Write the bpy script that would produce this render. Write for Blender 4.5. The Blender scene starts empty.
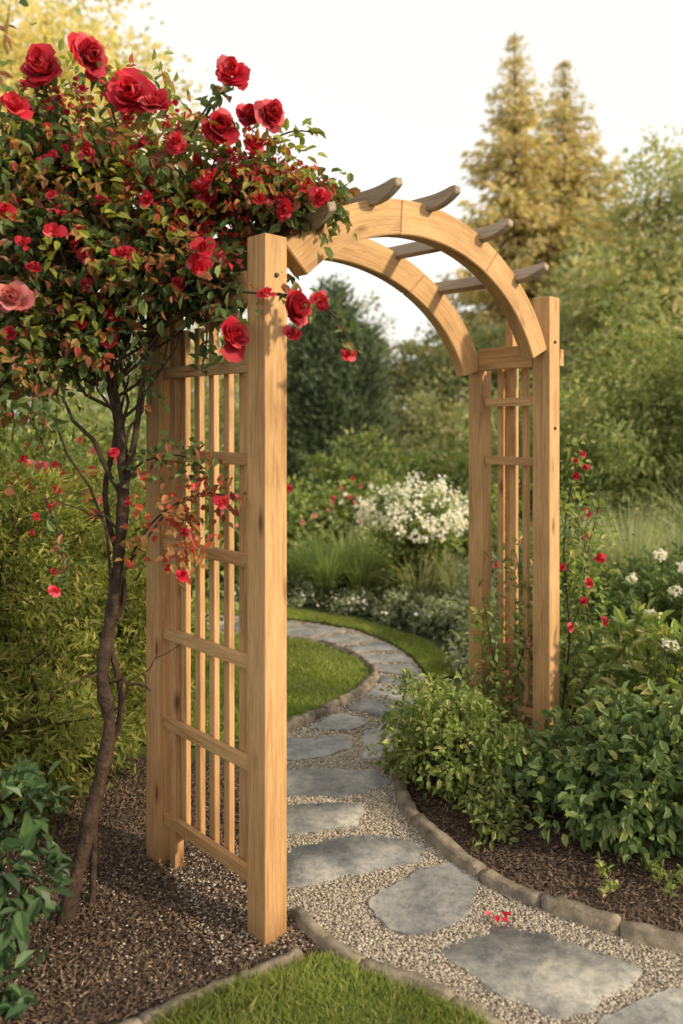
import bpy, bmesh, math, numpy as np
from mathutils import Vector, Matrix
R = np.random.default_rng(11)
scene = bpy.context.scene
COL = scene.collection
PI = math.pi

# ---------------------------------------------------------------- node helpers
def new_mat(name):
    m = bpy.data.materials.new(name); m.use_nodes = True
    nt = m.node_tree; nt.nodes.clear()
    return m, nt
def N(nt, typ, **kw):
    n = nt.nodes.new(typ)
    for k, v in kw.items():
        if hasattr(n, k): setattr(n, k, v)
        else: n.inputs[k.replace('_', ' ')].default_value = v
    return n
def ramp(nt, stops, interp='LINEAR'):
    n = nt.nodes.new('ShaderNodeValToRGB'); cr = n.color_ramp; cr.interpolation = interp
    while len(cr.elements) < len(stops): cr.elements.new(0.5)
    for e, (p, c) in zip(cr.elements, stops):
        e.position = p; e.color = (c[0], c[1], c[2], 1)
    return n
def L(nt, a, b): nt.links.new(a, b)
def mixc(nt, mode, fac, a, b):
    n = nt.nodes.new('ShaderNodeMix'); n.data_type = 'RGBA'; n.blend_type = mode
    for sock, val in ((n.inputs[0], fac), (n.inputs[6], a), (n.inputs[7], b)):
        if isinstance(val, bpy.types.NodeSocket): nt.links.new(val, sock)
        elif isinstance(val, (tuple, list)): sock.default_value = (val[0], val[1], val[2], 1)
        else: sock.default_value = val
    return n.outputs[2]
def finish(nt, shader):
    o = nt.nodes.new('ShaderNodeOutputMaterial'); nt.links.new(shader, o.inputs[0])

def leaf_mat(name, c1, c2, c3=None, p3=0.88, trans=0.3, nscale=3.0, rough=0.5, lo=0.55, hi=1.3, matte=False):
    m, nt = new_mat(name)
    g = N(nt, 'ShaderNodeNewGeometry')
    st = [(0, c1), (0.8, c2)]
    if c3: st = [(0, c1), (p3 - .06, c2), (p3, c3), (1, c3)]
    r = ramp(nt, st); L(nt, g.outputs['Random Per Island'], r.inputs[0])
    no = N(nt, 'ShaderNodeTexNoise', Scale=nscale, Detail=1.0); L(nt, g.outputs['Position'], no.inputs['Vector'])
    mr = N(nt, 'ShaderNodeMapRange'); mr.inputs[1].default_value = .3; mr.inputs[2].default_value = .7
    mr.inputs[3].default_value = lo; mr.inputs[4].default_value = hi
    L(nt, no.outputs[0], mr.inputs[0])
    c = mixc(nt, 'MULTIPLY', 1.0, r.outputs[0], mr.outputs[0])
    if matte:
        p = N(nt, 'ShaderNodeBsdfDiffuse'); L(nt, c, p.inputs[0])
    else:
        p = N(nt, 'ShaderNodeBsdfPrincipled', Roughness=rough)
        p.inputs['Specular IOR Level'].default_value = .35
        L(nt, c, p.inputs['Base Color'])
    t = N(nt, 'ShaderNodeBsdfTranslucent')
    tc = mixc(nt, 'MULTIPLY', 1.0, c, (1.5, 1.5, .8)); L(nt, tc, t.inputs[0])
    mx = N(nt, 'ShaderNodeMixShader'); mx.inputs[0].default_value = trans
    L(nt, p.outputs[0], mx.inputs[1]); L(nt, t.outputs[0], mx.inputs[2])
    finish(nt, mx.outputs[0]); return m

def wood_mat(name, ca, cb, cd, rough=0.6, con=1.0):
    m, nt = new_mat(name)
    at = N(nt, 'ShaderNodeAttribute'); at.attribute_name = 'grain'
    g = N(nt, 'ShaderNodeNewGeometry')
    def mapped(sc):
        mp = N(nt, 'ShaderNodeMapping'); mp.inputs['Scale'].default_value = sc
        L(nt, at.outputs['Vector'], mp.inputs[0]); return mp.outputs[0]
    n1 = N(nt, 'ShaderNodeTexNoise', Scale=1.0, Detail=4.0, Roughness=.6, Distortion=1.6); L(nt, mapped((1.5, 26, 26)), n1.inputs['Vector'])
    n2 = N(nt, 'ShaderNodeTexNoise', Scale=1.0, Detail=4.0, Roughness=.6); L(nt, mapped((2.4, 6, 6)), n2.inputs['Vector'])
    n3 = N(nt, 'ShaderNodeTexNoise', Scale=1.0, Detail=4.0); L(nt, mapped((5, 150, 150)), n3.inputs['Vector'])
    mid = [.5 * (x + y) for x, y in zip(ca, cb)]
    r = ramp(nt, [(.26, cb), (.38, mid), (.46, ca), (.50, [x * .84 for x in ca]), (.55, ca), (.61, mid), (.66, [x * 1.04 for x in ca]), (.78, [x * 1.1 for x in ca])]); L(nt, n1.outputs[0], r.inputs[0])
    r2 = ramp(nt, [(.28, (.64, .60, .56)), (.45, (.9, .88, .86)), (.58, (1, 1, 1)), (.75, (1.10, 1.11, 1.12))]); L(nt, n2.outputs[0], r2.inputs[0])
    c = mixc(nt, 'MULTIPLY', 1.0, r.outputs[0], r2.outputs[0])
    r3 = ramp(nt, [(.35, (.76, .73, .70)), (.55, (1, 1, 1))]); L(nt, n3.outputs[0], r3.inputs[0])
    c = mixc(nt, 'MULTIPLY', .85, c, r3.outputs[0])
    vo = N(nt, 'ShaderNodeTexVoronoi', Scale=1.0); L(nt, mapped((3.0, 9, 9)), vo.inputs['Vector'])
    rk = ramp(nt, [(.05, (1, 1, 1)), (.08, (.6, .6, .6)), (.17, (0, 0, 0))]); L(nt, vo.outputs[0], rk.inputs[0])
    c = mixc(nt, 'MIX', rk.outputs[0], c, cd)
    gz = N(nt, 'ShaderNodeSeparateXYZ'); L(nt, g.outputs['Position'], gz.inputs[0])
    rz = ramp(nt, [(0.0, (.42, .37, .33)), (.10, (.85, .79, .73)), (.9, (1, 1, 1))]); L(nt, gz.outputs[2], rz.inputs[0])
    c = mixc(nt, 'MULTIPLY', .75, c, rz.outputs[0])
    ri = ramp(nt, [(0, (.82, .79, .77)), (1, (1.08, 1.07, 1.06))]); L(nt, g.outputs['Random Per Island'], ri.inputs[0])
    c = mixc(nt, 'MULTIPLY', 1.0, c, ri.outputs[0])
    p = N(nt, 'ShaderNodeBsdfPrincipled', Roughness=rough); p.inputs['Specular IOR Level'].default_value = .25
    L(nt, c, p.inputs['Base Color'])
    b = N(nt, 'ShaderNodeBump', Strength=.35, Distance=.003); L(nt, n1.outputs[0], b.inputs['Height'])
    b2 = N(nt, 'ShaderNodeBump', Strength=.45, Distance=.001); L(nt, n3.outputs[0], b2.inputs['Height']); L(nt, b.outputs[0], b2.inputs['Normal'])
    L(nt, b2.outputs[0], p.inputs['Normal'])
    finish(nt, p.outputs[0]); return m

def rough_mat(name, stops, scale, detail=6, bump=.5, bdist=.01, rough=.85, vor=None, island=None, scale2=None, fine=None):
    m, nt = new_mat(name)
    g = N(nt, 'ShaderNodeNewGeometry')
    n = N(nt, 'ShaderNodeTexNoise', Scale=scale, Detail=float(detail), Roughness=.62); L(nt, g.outputs['Position'], n.inputs['Vector'])
    r = ramp(nt, stops); L(nt, n.outputs[0], r.inputs[0]); c = r.outputs[0]
    h = n.outputs[0]
    if scale2:
        n2 = N(nt, 'ShaderNodeTexNoise', Scale=scale2, Detail=4.0); L(nt, g.outputs['Position'], n2.inputs['Vector'])
        r2 = ramp(nt, [(.35, (.68, .68, .68)), (.65, (1.18, 1.15, 1.08))]); L(nt, n2.outputs[0], r2.inputs[0])
        c = mixc(nt, 'MULTIPLY', 1.0, c, r2.outputs[0])
    if fine:
        n4 = N(nt, 'ShaderNodeTexNoise', Scale=fine, Detail=5.0, Roughness=.7); L(nt, g.outputs['Position'], n4.inputs['Vector'])
        r5 = ramp(nt, [(.38, (.72, .73, .74)), (.5, (1, 1, 1)), (.62, (1.18, 1.16, 1.11))]); L(nt, n4.outputs[0], r5.inputs[0])
        c = mixc(nt, 'MULTIPLY', 1.0, c, r5.outputs[0])
    if vor:
        v = N(nt, 'ShaderNodeTexVoronoi', Scale=vor); L(nt, g.outputs['Position'], v.inputs['Vector'])
        hs = N(nt, 'ShaderNodeSeparateColor'); L(nt, v.outputs['Color'], hs.inputs[0])
        r3 = ramp(nt, [(0, (.55, .53, .5)), (1, (1.3, 1.27, 1.2))]); L(nt, hs.outputs[0], r3.inputs[0])
        c = mixc(nt, 'MULTIPLY', 1.0, c, r3.outputs[0]); h = v.outputs['Distance']
    if island:
        r4 = ramp(nt, island); L(nt, g.outputs['Random Per Island'], r4.inputs[0])
        c = mixc(nt, 'MULTIPLY', 1.0, c, r4.outputs[0])
    p = N(nt, 'ShaderNodeBsdfPrincipled', Roughness=rough); p.inputs['Specular IOR Level'].default_value = .3
    L(nt, c, p.inputs['Base Color'])
    b = N(nt, 'ShaderNodeBump', Strength=bump, Distance=bdist); L(nt, h, b.inputs['Height'])
    if fine:
        b3 = N(nt, 'ShaderNodeBump', Strength=.6, Distance=.004); L(nt, n4.outputs[0], b3.inputs['Height']); L(nt, b.outputs[0], b3.inputs['Normal']); b = b3
    L(nt, b.outputs[0], p.inputs['Normal'])
    finish(nt, p.outputs[0]); return m

# ---------------------------------------------------------------- materials
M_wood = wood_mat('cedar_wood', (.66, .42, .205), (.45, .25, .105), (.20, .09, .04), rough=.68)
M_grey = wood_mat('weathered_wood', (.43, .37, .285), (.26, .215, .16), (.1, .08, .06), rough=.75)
M_bark = rough_mat('bark', [(.3, (.025, .016, .011)), (.6, (.075, .048, .032)), (.8, (.14, .095, .065))], 30, bump=.9, bdist=.02)
M_bark2 = rough_mat('tree_bark', [(.3, (.06, .04, .028)), (.7, (.16, .11, .075))], 8, bump=.8, bdist=.04)
M_slate = rough_mat('flagstone_slate', [(.34, (.18, .187, .192)), (.5, (.275, .28, .278)), (.66, (.37, .362, .342))], 6, detail=10, bump=.8, bdist=.015, rough=.6, island=[(0, (.88, .89, .92)), (1, (1.12, 1.1, 1.06))], scale2=2.6, fine=38)
M_curb = rough_mat('edging_stone', [(.3, (.14, .12, .095)), (.7, (.38, .34, .28))], 16, detail=8, bump=.9, bdist=.014, island=[(0, (.75, .72, .68)), (1, (1.1, 1.07, 1.02))], scale2=9)
M_gravelbed = rough_mat('gravel', [(.3, (.24, .215, .175)), (.7, (.43, .39, .33))], 40, bump=1, bdist=.008, vor=110, scale2=2.5)
M_pebble = rough_mat('pebble', [(.3, (.34, .31, .26)), (.7, (.48, .445, .39))], 60, bump=.2, island=[(0, (.45, .42, .38)), (.5, (.94, .90, .84)), (1, (1.28, 1.24, 1.17))])
M_mulchbed = rough_mat('mulch_soil', [(.3, (.045, .033, .026)), (.7, (.14, .10, .078))], 45, bump=1, bdist=.02, vor=70, scale2=3)
M_chip = rough_mat('bark_chip', [(.3, (.095, .067, .05)), (.7, (.22, .158, .118))], 40, bump=.4, island=[(0, (.38, .35, .33)), (.6, (1, .96, .92)), (1, (1.6, 1.55, 1.48))], scale2=4)
M_soil = rough_mat('ground_cover', [(.3, (.03, .04, .015)), (.7, (.09, .11, .035))], 6, bump=.8, bdist=.03, scale2=.7)
M_lawnbed = rough_mat('lawn_base', [(.3, (.08, .12, .03)), (.7, (.16, .22, .06))], 30, bump=.8, bdist=.02)
M_grass = leaf_mat('grass_blade', (.18, .24, .055), (.33, .39, .115), (.44, .40, .19), .92, trans=.35, nscale=2.2, lo=.75, hi=1.22, matte=True)
M_rose_leaf = leaf_mat('rose_leaf', (.08, .135, .05), (.20, .265, .09), (.32, .13, .07), .80, trans=.38, nscale=5, rough=.45, lo=.55, hi=1.35)
M_young = leaf_mat('young_leaf', (.36, .27, .08), (.44, .20, .09), (.46, .09, .06), .70, trans=.4, nscale=5)
M_yel = leaf_mat('yellowgreen_leaf', (.20, .25, .05), (.40, .42, .09), trans=.4, nscale=5)
M_fern = leaf_mat('feathery_leaf', (.14, .175, .045), (.30, .33, .09), (.44, .40, .15), .86, trans=.42, nscale=3.2, lo=.42, hi=1.4, matte=True)
M_dark = leaf_mat('dark_broad_leaf', (.04, .085, .035), (.095, .165, .065), trans=.2, nscale=6, rough=.42)
M_shrub = leaf_mat('bright_shrub_leaf', (.15, .215, .06), (.30, .37, .11), (.45, .45, .19), .88, trans=.34, nscale=6, lo=.5, hi=1.3)
M_shrub2 = leaf_mat('mid_shrub_leaf', (.08, .135, .045), (.18, .245, .085), (.27, .32, .11), .88, trans=.3, nscale=5, lo=.55, hi=1.35)
M_greyg = leaf_mat('greygreen_leaf', (.22, .265, .155), (.37, .41, .255), trans=.28, nscale=5, matte=True)
M_con = leaf_mat('dark_conifer', (.10, .135, .08), (.18, .22, .13), trans=.2, nscale=1.6, lo=.6, hi=1.3, matte=True)
M_gold = leaf_mat('sun_tinted_spruce', (.56, .46, .27), (.80, .68, .44), (.40, .40, .24), .72, trans=.4, nscale=.6, lo=.75, hi=1.12, matte=True)  # golden sunlight and distance haze painted into the needle colour
M_goldleaf = leaf_mat('sun_tinted_leaf', (.66, .56, .28), (.85, .76, .46), (.46, .46, .24), .86, trans=.45, nscale=.9, lo=.78, hi=1.1, matte=True)  # low-sun glow and haze are put into this pale gold base colour
M_far = leaf_mat('haze_tinted_leaf', (.22, .255, .125), (.35, .38, .20), (.50, .45, .25), .86, trans=.36, nscale=.55, lo=.62, hi=1.3, matte=True)  # greens lightened and desaturated to paint in distance haze
M_far2 = leaf_mat('haze_tinted_leaf_light', (.33, .37, .185), (.50, .52, .29), (.68, .58, .34), .80, trans=.4, nscale=.8, lo=.65, hi=1.2, matte=True)  # paler far green, atmospheric haze again painted into the colour
M_leafy = leaf_mat('leafy_shrub_leaf', (.17, .215, .08), (.31, .36, .145), (.45, .44, .2), .86, trans=.36, nscale=1.1, lo=.5, hi=1.35, matte=True)
M_red = leaf_mat('red_petal', (.38, .010, .028), (.62, .03, .06), (.72, .12, .16), .84, trans=.28, nscale=8, rough=.6, lo=.75, hi=1.2)
M_pink = leaf_mat('pink_petal', (.68, .16, .19), (.80, .32, .31), trans=.3, nscale=8, rough=.6)
M_white = leaf_mat('white_petal', (.74, .71, .67), (.86, .84, .81), trans=.3, nscale=8, rough=.6, lo=.88, hi=1.1, matte=True)
M_yell = leaf_mat('yellow_stamen', (.6, .4, .05), (.7, .5, .08), trans=.1)
M_iron = rough_mat('bolt_steel', [(.3, (.03, .03, .03)), (.7, (.08, .07, .06))], 50, rough=.5)

# ---------------------------------------------------------------- mesh builder
class MB:
    def __init__(s): s.v = []; s.f = []; s.m = []; s.sm = []; s.n = 0
    def add(s, v, f, mi=0, smooth=False):
        v = np.asarray(v, float).reshape(-1, 3); f = np.asarray(f, int)
        if len(v) == 0: return
        s.v.append(v); s.f.append(f + s.n); s.m.append(mi); s.sm.append(smooth); s.n += len(v)
    def build(s, name, mats, parent=None):
        me = bpy.data.meshes.new(name)
        V = np.concatenate(s.v); me.vertices.add(len(V)); me.vertices.foreach_set('co', V.ravel())
        idx = np.concatenate([f.ravel() for f in s.f])
        tot = np.concatenate([np.full(len(f), f.shape[1]) for f in s.f])
        st = np.concatenate([[0], np.cumsum(tot)[:-1]])
        me.loops.add(len(idx)); me.loops.foreach_set('vertex_index', idx.astype(np.int32))
        me.polygons.add(len(tot)); me.polygons.foreach_set('loop_start', st.astype(np.int32))
        me.polygons.foreach_set('material_index', np.concatenate([np.full(len(f), m) for f, m in zip(s.f, s.m)]).astype(np.int32))
        me.polygons.foreach_set('use_smooth', np.concatenate([np.full(len(f), x) for f, x in zip(s.f, s.sm)]))
        for m in mats: me.materials.append(m)
        me.update(calc_edges=True); me.validate()
        o = bpy.data.objects.new(name, me); COL.objects.link(o)
        if parent: o.parent = parent
        return o

def nz(a): return a / np.maximum(np.linalg.norm(a, axis=-1, keepdims=True), 1e-9)
def rv(n): return nz(R.normal(size=(n, 3)))

def leaves(mb, P, D, Nn, Ln, Wd, mi, simple=False):
    n = len(P)
    if n == 0: return
    D = nz(D); S = nz(np.cross(D, Nn)); U = np.cross(S, D)
    Ln = np.broadcast_to(Ln, (n,))[:, None]; Wd = np.broadcast_to(Wd, (n,))[:, None]
    if simple:
        v = np.stack([P, P + D * Ln * .45 - S * Wd * .5 + U * Wd * .1, P + D * Ln - U * Ln * .1, P + D * Ln * .45 + S * Wd * .5 + U * Wd * .1], 1)
        f = np.arange(n)[:, None] * 4 + np.array([[0, 1, 2, 3]])
        mb.add(v, f, mi)
    else:
        up = U * Wd * .18
        v = np.stack([P, P + D * Ln * .28 - S * Wd * .42 + up, P + D * Ln * .66 - S * Wd * .38 + up * .8, P + D * Ln - U * Ln * .16,
                      P + D * Ln * .66 + S * Wd * .38 + up * .8, P + D * Ln * .28 + S * Wd * .42 + up], 1)
        b = np.arange(n)[:, None] * 6
        mb.add(v, np.concatenate([b + [[0, 3, 2, 1]], b + [[0, 5, 4, 3]]]), mi)

def lump(u, ph, a=.22):
    return 1 + a * (np.sin(3.3 * u[:, 0] + ph) * np.cos(2.9 * u[:, 1] + ph * 2) + .7 * np.sin(5.1 * u[:, 2] + 4 * u[:, 0] + ph * 3) + .4 * np.sin(9 * u[:, 1] + 7 * u[:, 2] + ph))

def crown(mb, c, r, ncl, nlf, clr, Ln, Wd, mi, simple=True, inner=.45, flat=.7, droop=.15, lumpy=.22, aim=.6, zmin=.03):
    c = np.array(c, float); r = np.array(r, float) * np.ones(3)
    u = rv(ncl); rad = inner + (1 - inner) * np.sqrt(R.random(ncl))
    C = c + u * (rad * lump(u, R.random() * 6, lumpy))[:, None] * r
    sz = clr * (.6 + .8 * R.random(ncl))
    P = np.repeat(C, nlf, 0) + R.normal(size=(ncl * nlf, 3)) * np.repeat(sz, nlf)[:, None] * np.array([1, 1, flat]) * .6
    P = P[P[:, 2] > zmin]
    n = len(P)
    out = nz((P - c) / r ** 2)
    D = nz(out * aim + R.normal(size=(n, 3)) * .6 + np.array([0, 0, -droop]))
    Nn = nz(out * .5 + np.array([0, 0, .7]) + R.normal(size=(n, 3)) * .45)
    s = .65 + .6 * R.random(n)
    leaves(mb, P, D, Nn, Ln * s, Wd * s, mi, simple)
    return C

def tube(mb, pts, rad, mi=0, sides=7, wob=.0):
    pts = np.array(pts, float); k = len(pts); rad = np.broadcast_to(rad, (k,))
    T = np.gradient(pts, axis=0); T = nz(T)
    ref = np.where(np.abs(T[:, 2:3]) > .9, np.array([[1., 0, 0]]), np.array([[0., 0, 1]]))
    A = nz(np.cross(T, ref)); B = np.cross(T, A)
    an = np.linspace(0, 2 * PI, sides, endpoint=False)
    rr = rad[:, None] * (1 + wob * R.normal(size=(k, sides)))
    V = pts[:, None] + rr[..., None] * (np.cos(an)[None, :, None] * A[:, None] + np.sin(an)[None, :, None] * B[:, None])
    f = []
    for i in range(k - 1):
        for j in range(sides):
            f.append((i * sides + j, i * sides + (j + 1) % sides, (i + 1) * sides + (j + 1) % sides, (i + 1) * sides + j))
    mb.add(V, f, mi, True)

def spline(pts, n=24):
    pts = np.array(pts, float); k = len(pts)
    P = np.vstack([2 * pts[0] - pts[1], pts, 2 * pts[-1] - pts[-2]])
    out = []
    for t in np.linspace(0, k - 1, n):
        i = min(int(t), k - 2); u = t - i; a, b, c, d = P[i:i + 4]
        out.append(.5 * (2 * b + (c - a) * u + (2 * a - 5 * b + 4 * c - d) * u * u + (3 * b - a - 3 * c + d) * u ** 3))
    return np.array(out)

def branch(mb, a, b, r0, r1, mi=0, sag=.1, n=7, sides=5, jit=.03):
    a = np.array(a, float); b = np.array(b, float); d = np.linalg.norm(b - a)
    t = np.linspace(0, 1, n)[:, None]
    p = a + (b - a) * t + np.array([0, 0, 1]) * sag * d * np.sin(t * PI)
    p[1:-1] += R.normal(size=(n - 2, 3)) * jit * d
    tube(mb, p, np.linspace(r0, r1, n), mi, sides)

def in_poly(poly, p):
    poly = np.array(poly); ins = np.zeros(len(p), bool); j = len(poly) - 1
    for i in range(len(poly)):
        a, b = poly[i], poly[j]
        c = ((a[1] > p[:, 1]) != (b[1] > p[:, 1])) & (p[:, 0] < (b[0] - a[0]) * (p[:, 1] - a[1]) / (b[1] - a[1] + 1e-12) + a[0])
        ins ^= c; j = i
    return ins
def poly_sample(poly, n):
    poly = np.array(poly); lo = poly.min(0); hi = poly.max(0); out = []; cnt = 0
    while cnt < n:
        p = lo + (hi - lo) * R.random((n, 2)); ins = in_poly(poly, p)
        out.append(p[ins]); cnt += ins.sum()
    return np.concatenate(out)[:n]

def sheet(name, poly, z, mat):
    bm = bmesh.new(); vs = [bm.verts.new((x, y, z)) for x, y in poly]
    f = bm.faces.new(vs); bmesh.ops.recalc_face_normals(bm, faces=[f])
    if f.normal.z < 0: f.normal_flip()
    bmesh.ops.triangulate(bm, faces=[f])
    me = bpy.data.meshes.new(name); bm.to_mesh(me); bm.free(); me.materials.append(mat)
    o = bpy.data.objects.new(name, me); COL.objects.link(o); return o

def empty(name):
    e = bpy.data.objects.new(name, None); e.empty_display_size = .2; COL.objects.link(e); return e

# ---------------------------------------------------------------- timber pieces
def timber(name, a, b, w, t, mat, parent, side=None, bev=.004):
    a = Vector(a); b = Vector(b); d = b - a; ln = d.length; X = d.normalized()
    s = Vector(side).normalized() if side is not None else Vector((0, 0, 1))
    Z = X.cross(s).normalized(); Y = Z.cross(X).normalized()
    bm = bmesh.new(); bmesh.ops.create_cube(bm, size=1)
    for v in bm.verts: v.co = Vector((v.co.x * ln, v.co.y * w, v.co.z * t))
    bmesh.ops.bevel(bm, geom=bm.edges[:], offset=bev, segments=2, affect='EDGES', profile=.6)
    me = bpy.data.meshes.new(name); bm.to_mesh(me); bm.free()
    at = me.attributes.new('grain', 'FLOAT_VECTOR', 'POINT')
    ro = R.random(3) * 5
    for i, v in enumerate(me.vertices): at.data[i].vector = (v.co.x + ro[0], v.co.y + ro[1], v.co.z + ro[2])
    me.materials.append(mat)
    me.transform(Matrix(((X.x, Y.x, Z.x, (a.x + b.x) / 2), (X.y, Y.y, Z.y, (a.y + b.y) / 2), (X.z, Y.z, Z.z, (a.z + b.z) / 2), (0, 0, 0, 1))))
    o = bpy.data.objects.new(name, me); COL.objects.link(o); o.parent = parent; return o

arbor = empty('wooden_garden_arch')
FL = Vector((-.224, 2.347, 0)); FR = Vector((.91, 3.47, 0)); RL = Vector((-.634, 2.77, 0)); RR = Vector((.66, 3.717, 0))
sdir = (FR - FL).normalized(); ddir = (RL - FL).normalized()
PW = .086
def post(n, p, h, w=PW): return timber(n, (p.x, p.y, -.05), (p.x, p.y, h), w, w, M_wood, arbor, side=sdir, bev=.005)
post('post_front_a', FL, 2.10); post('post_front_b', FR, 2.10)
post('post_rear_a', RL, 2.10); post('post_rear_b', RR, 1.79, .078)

A0, B0, SC, ZC, BW = .90, .75, .72, 1.585, .122
def arch_board(name, P0, P1, s0, s1, thick, offs, nseg_boards, lim1):
    d = (P1 - P0); ln = d.length; d.normalize(); nn = Vector((d.y, -d.x, 0))
    sc = ln / 1.596
    t0 = PI - math.acos(min(1, (SC - s0) / A0)); t1 = math.acos(min(1, (s1 - SC) / (A0)))
    for k in range(nseg_boards):
        ta = t0 + (t1 - t0) * k / nseg_boards; tb = t0 + (t1 - t0) * (k + 1) / nseg_boards
        e = .0012; ta -= e; tb += e
        m = 14; bm = bmesh.new(); rows = []
        ro = R.random(3) * 5
        lay = bm.verts.layers.float_vector.new('grain')
        slant = .035
        for i in range(m + 1):
            row = []
            for kk in (0, 1):
                sl = slant * (1 if kk else -1) * .5
                t = ta + (tb - ta) * i / m
                if 0 < k and i == 0: t += sl
                if k < nseg_boards - 1 and i == m: t += sl
                a = A0 - BW * kk; b = B0 - BW * kk
                s = SC + a * math.cos(t); z = ZC + b * math.sin(t)
                lim0 = PW / 2 + .001
                s = max(lim0, min(lim1, s))
                for th in (0, 1):
                    p = P0 + d * s * sc + nn * (offs + (th - .5) * thick) + Vector((0, 0, z))
                    v = bm.verts.new(p); v[lay] = Vector((-t * .85 + ro[0], kk * BW + ro[1], th * thick + ro[2])); row.append(v)
            rows.append(row)
        for i in range(m):
            a, b = rows[i], rows[i + 1]
            bm.faces.new((a[0], a[1], b[1], b[0])); bm.faces.new((a[2], b[2], b[3], a[3]))
            bm.faces.new((a[0], b[0], b[2], a[2])); bm.faces.new((a[1], a[3], b[3], b[1]))
        for r_ in (rows[0], rows[-1]): bm.faces.new((r_[0], r_[2], r_[3], r_[1]))
        bmesh.ops.recalc_face_normals(bm, faces=bm.faces[:])
        sharp = [ed for ed in bm.edges if len(ed.link_faces) == 2 and ed.calc_face_angle(0) > .9]
        bmesh.ops.bevel(bm, geom=sharp, offset=.003, segments=2, affect='EDGES')
        me = bpy.data.meshes.new(name); bm.to_mesh(me); bm.free(); me.materials.append(M_wood)
        o = bpy.data.objects.new(name + '_%d' % k, me); COL.objects.link(o); o.parent = arbor
arch_board('arch_front', FL, FR, .045, 1.555, .062, 0.0, 3, 1.596 - PW / 2 - .001)
arch_board('arch_rear', RL, RR, .045, 1.584, .055, 0.0, 3, 1.63)

def slat(name, s, zextra=0, front=.16, rear=.13, h=.052, th=.034, mat=M_grey):
    z = ZC + B0 * math.sqrt(max(0, 1 - ((s - SC) / A0) ** 2)) + zextra - .022
    a = FL + (FR - FL) * (s / 1.596); b = RL + (RR - RL) * (s / 1.596)
    d = (b - a); ln = d.length; d.normalize()
    slope = -((s - SC) / A0) / math.sqrt(max(.05, 1 - ((s - SC) / A0) ** 2)) * B0 / A0
    slope = max(-.9, min(.9, slope)); w = (sdir + Vector((0, 0, slope * .55))).normalized(); upv = d.cross(w); upv = upv if upv.z > 0 else -upv
    ts = np.linspace(-front, ln + rear, 34); bm = bmesh.new(); lay = bm.verts.layers.float_vector.new('grain'); rows = []
    ro = R.random(3) * 5
    for t in ts:
        e = min(t + front, ln + rear - t); u = min(1, e / .13)
        bot = h * .80 * (1 - math.sin(u * PI / 2)) ** 1.3; top = h + .020 * (1 - u) ** 2
        if e < .01: top -= .006
        row = []
        for zz in (bot, top):
            for q in (-.5, .5):
                v = bm.verts.new(a + d * t + w * (q * th) + Vector((0, 0, z)) + upv * zz); v[lay] = Vector((t + ro[0], zz + ro[1], q * th + ro[2])); row.append(v)
        rows.append(row)
    for i in range(len(rows) - 1):
        p, q = rows[i], rows[i + 1]
        bm.faces.new((p[0], p[1], q[1], q[0])); bm.faces.new((p[2], q[2], q[3], p[3])); bm.faces.new((p[0], q[0], q[2], p[2])); bm.faces.new((p[1], p[3], q[3], q[1]))
    for r_ in (rows[0], rows[-1]): bm.faces.new((r_[0], r_[2], r_[3], r_[1]))
    bmesh.ops.recalc_face_normals(bm, faces=bm.faces[:])
    sharp = [ed for ed in bm.edges if len(ed.link_faces) == 2 and ed.calc_face_angle(0) > .9]
    bmesh.ops.bevel(bm, geom=sharp, offset=.0025, segments=2, affect='EDGES')
    me = bpy.data.meshes.new(name); bm.to_mesh(me); bm.free(); me.materials.append(mat)
    o = bpy.data.objects.new(name, me); COL.objects.link(o); o.parent = arbor
for i, s in enumerate((.14, .43, .735, 1.06, 1.31)): slat('cross_slat_%d' % (i + 1), s)

def side_panel(tag, F, Rr, zs, nv, ztop, wv, beam_z, zb=.11, rail_side=1, bf=.0, pos=None):
    d = (Rr - F); ln = d.length; d.normalize(); nrm = Vector((-d.y, d.x, 0))
    a0 = F + d * (PW / 2 + .001); b0 = Rr - d * (PW / 2 + .001)
    out = nrm if nrm.x * (1 if tag == 'b' else -1) > 0 else -nrm
    out = out * rail_side
    for i, z in enumerate(zs):
        o = out * .016
        timber('rail_%s_%d' % (tag, i), a0 + o + Vector((0, 0, z)), b0 + o + Vector((0, 0, z)), .038, .022, M_wood, arbor, side=(0, 0, 1), bev=.002)
    L2 = (b0 - a0).length
    ps = pos or [(i + 1) / (nv + 1) for i in range(nv)]
    for i, t in enumerate(ps):
        p = a0 + d * (L2 * t) - out * .012
        j = R.normal() * .003
        timber('lath_%s_%d' % (tag, i), p + Vector((j, 0, zb)), p + Vector((0, 0, ztop)), wv, .024, M_wood, arbor, side=d, bev=.002)
    timber('side_beam_%s' % tag, a0 + out * .03 + Vector((0, 0, beam_z)), b0 + d * bf + out * .03 + Vector((0, 0, beam_z)), .10, .034, M_wood, arbor, side=(0, 0, 1))
side_panel('a', FL, RL, (.165, .50, .81, 1.12, 1.43, 1.715), 5, 1.86, .025, 1.95)
side_panel('b', FR, RR, (.24, 1.37, 1.64), 3, 1.80, .026, 1.842, rail_side=-1, bf=.02)
timber('beam_stub', FR + Vector((.031, -.031, 1.835)) + sdir * .062, FR + Vector((-.04, .04, 1.835)) + sdir * .062, .075, .034, M_wood, arbor, side=(0, 0, 1))
timber('stile_a', RL + Vector((.062, -.062, .0)), RL + Vector((.062, -.062, 1.95)), .036, .036, M_wood, arbor, side=sdir)
timber('stile_b', Vector((.80, 3.66, 0)), Vector((.80, 3.66, 2.1)), .05, .04, M_wood, arbor, side=sdir)
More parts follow.
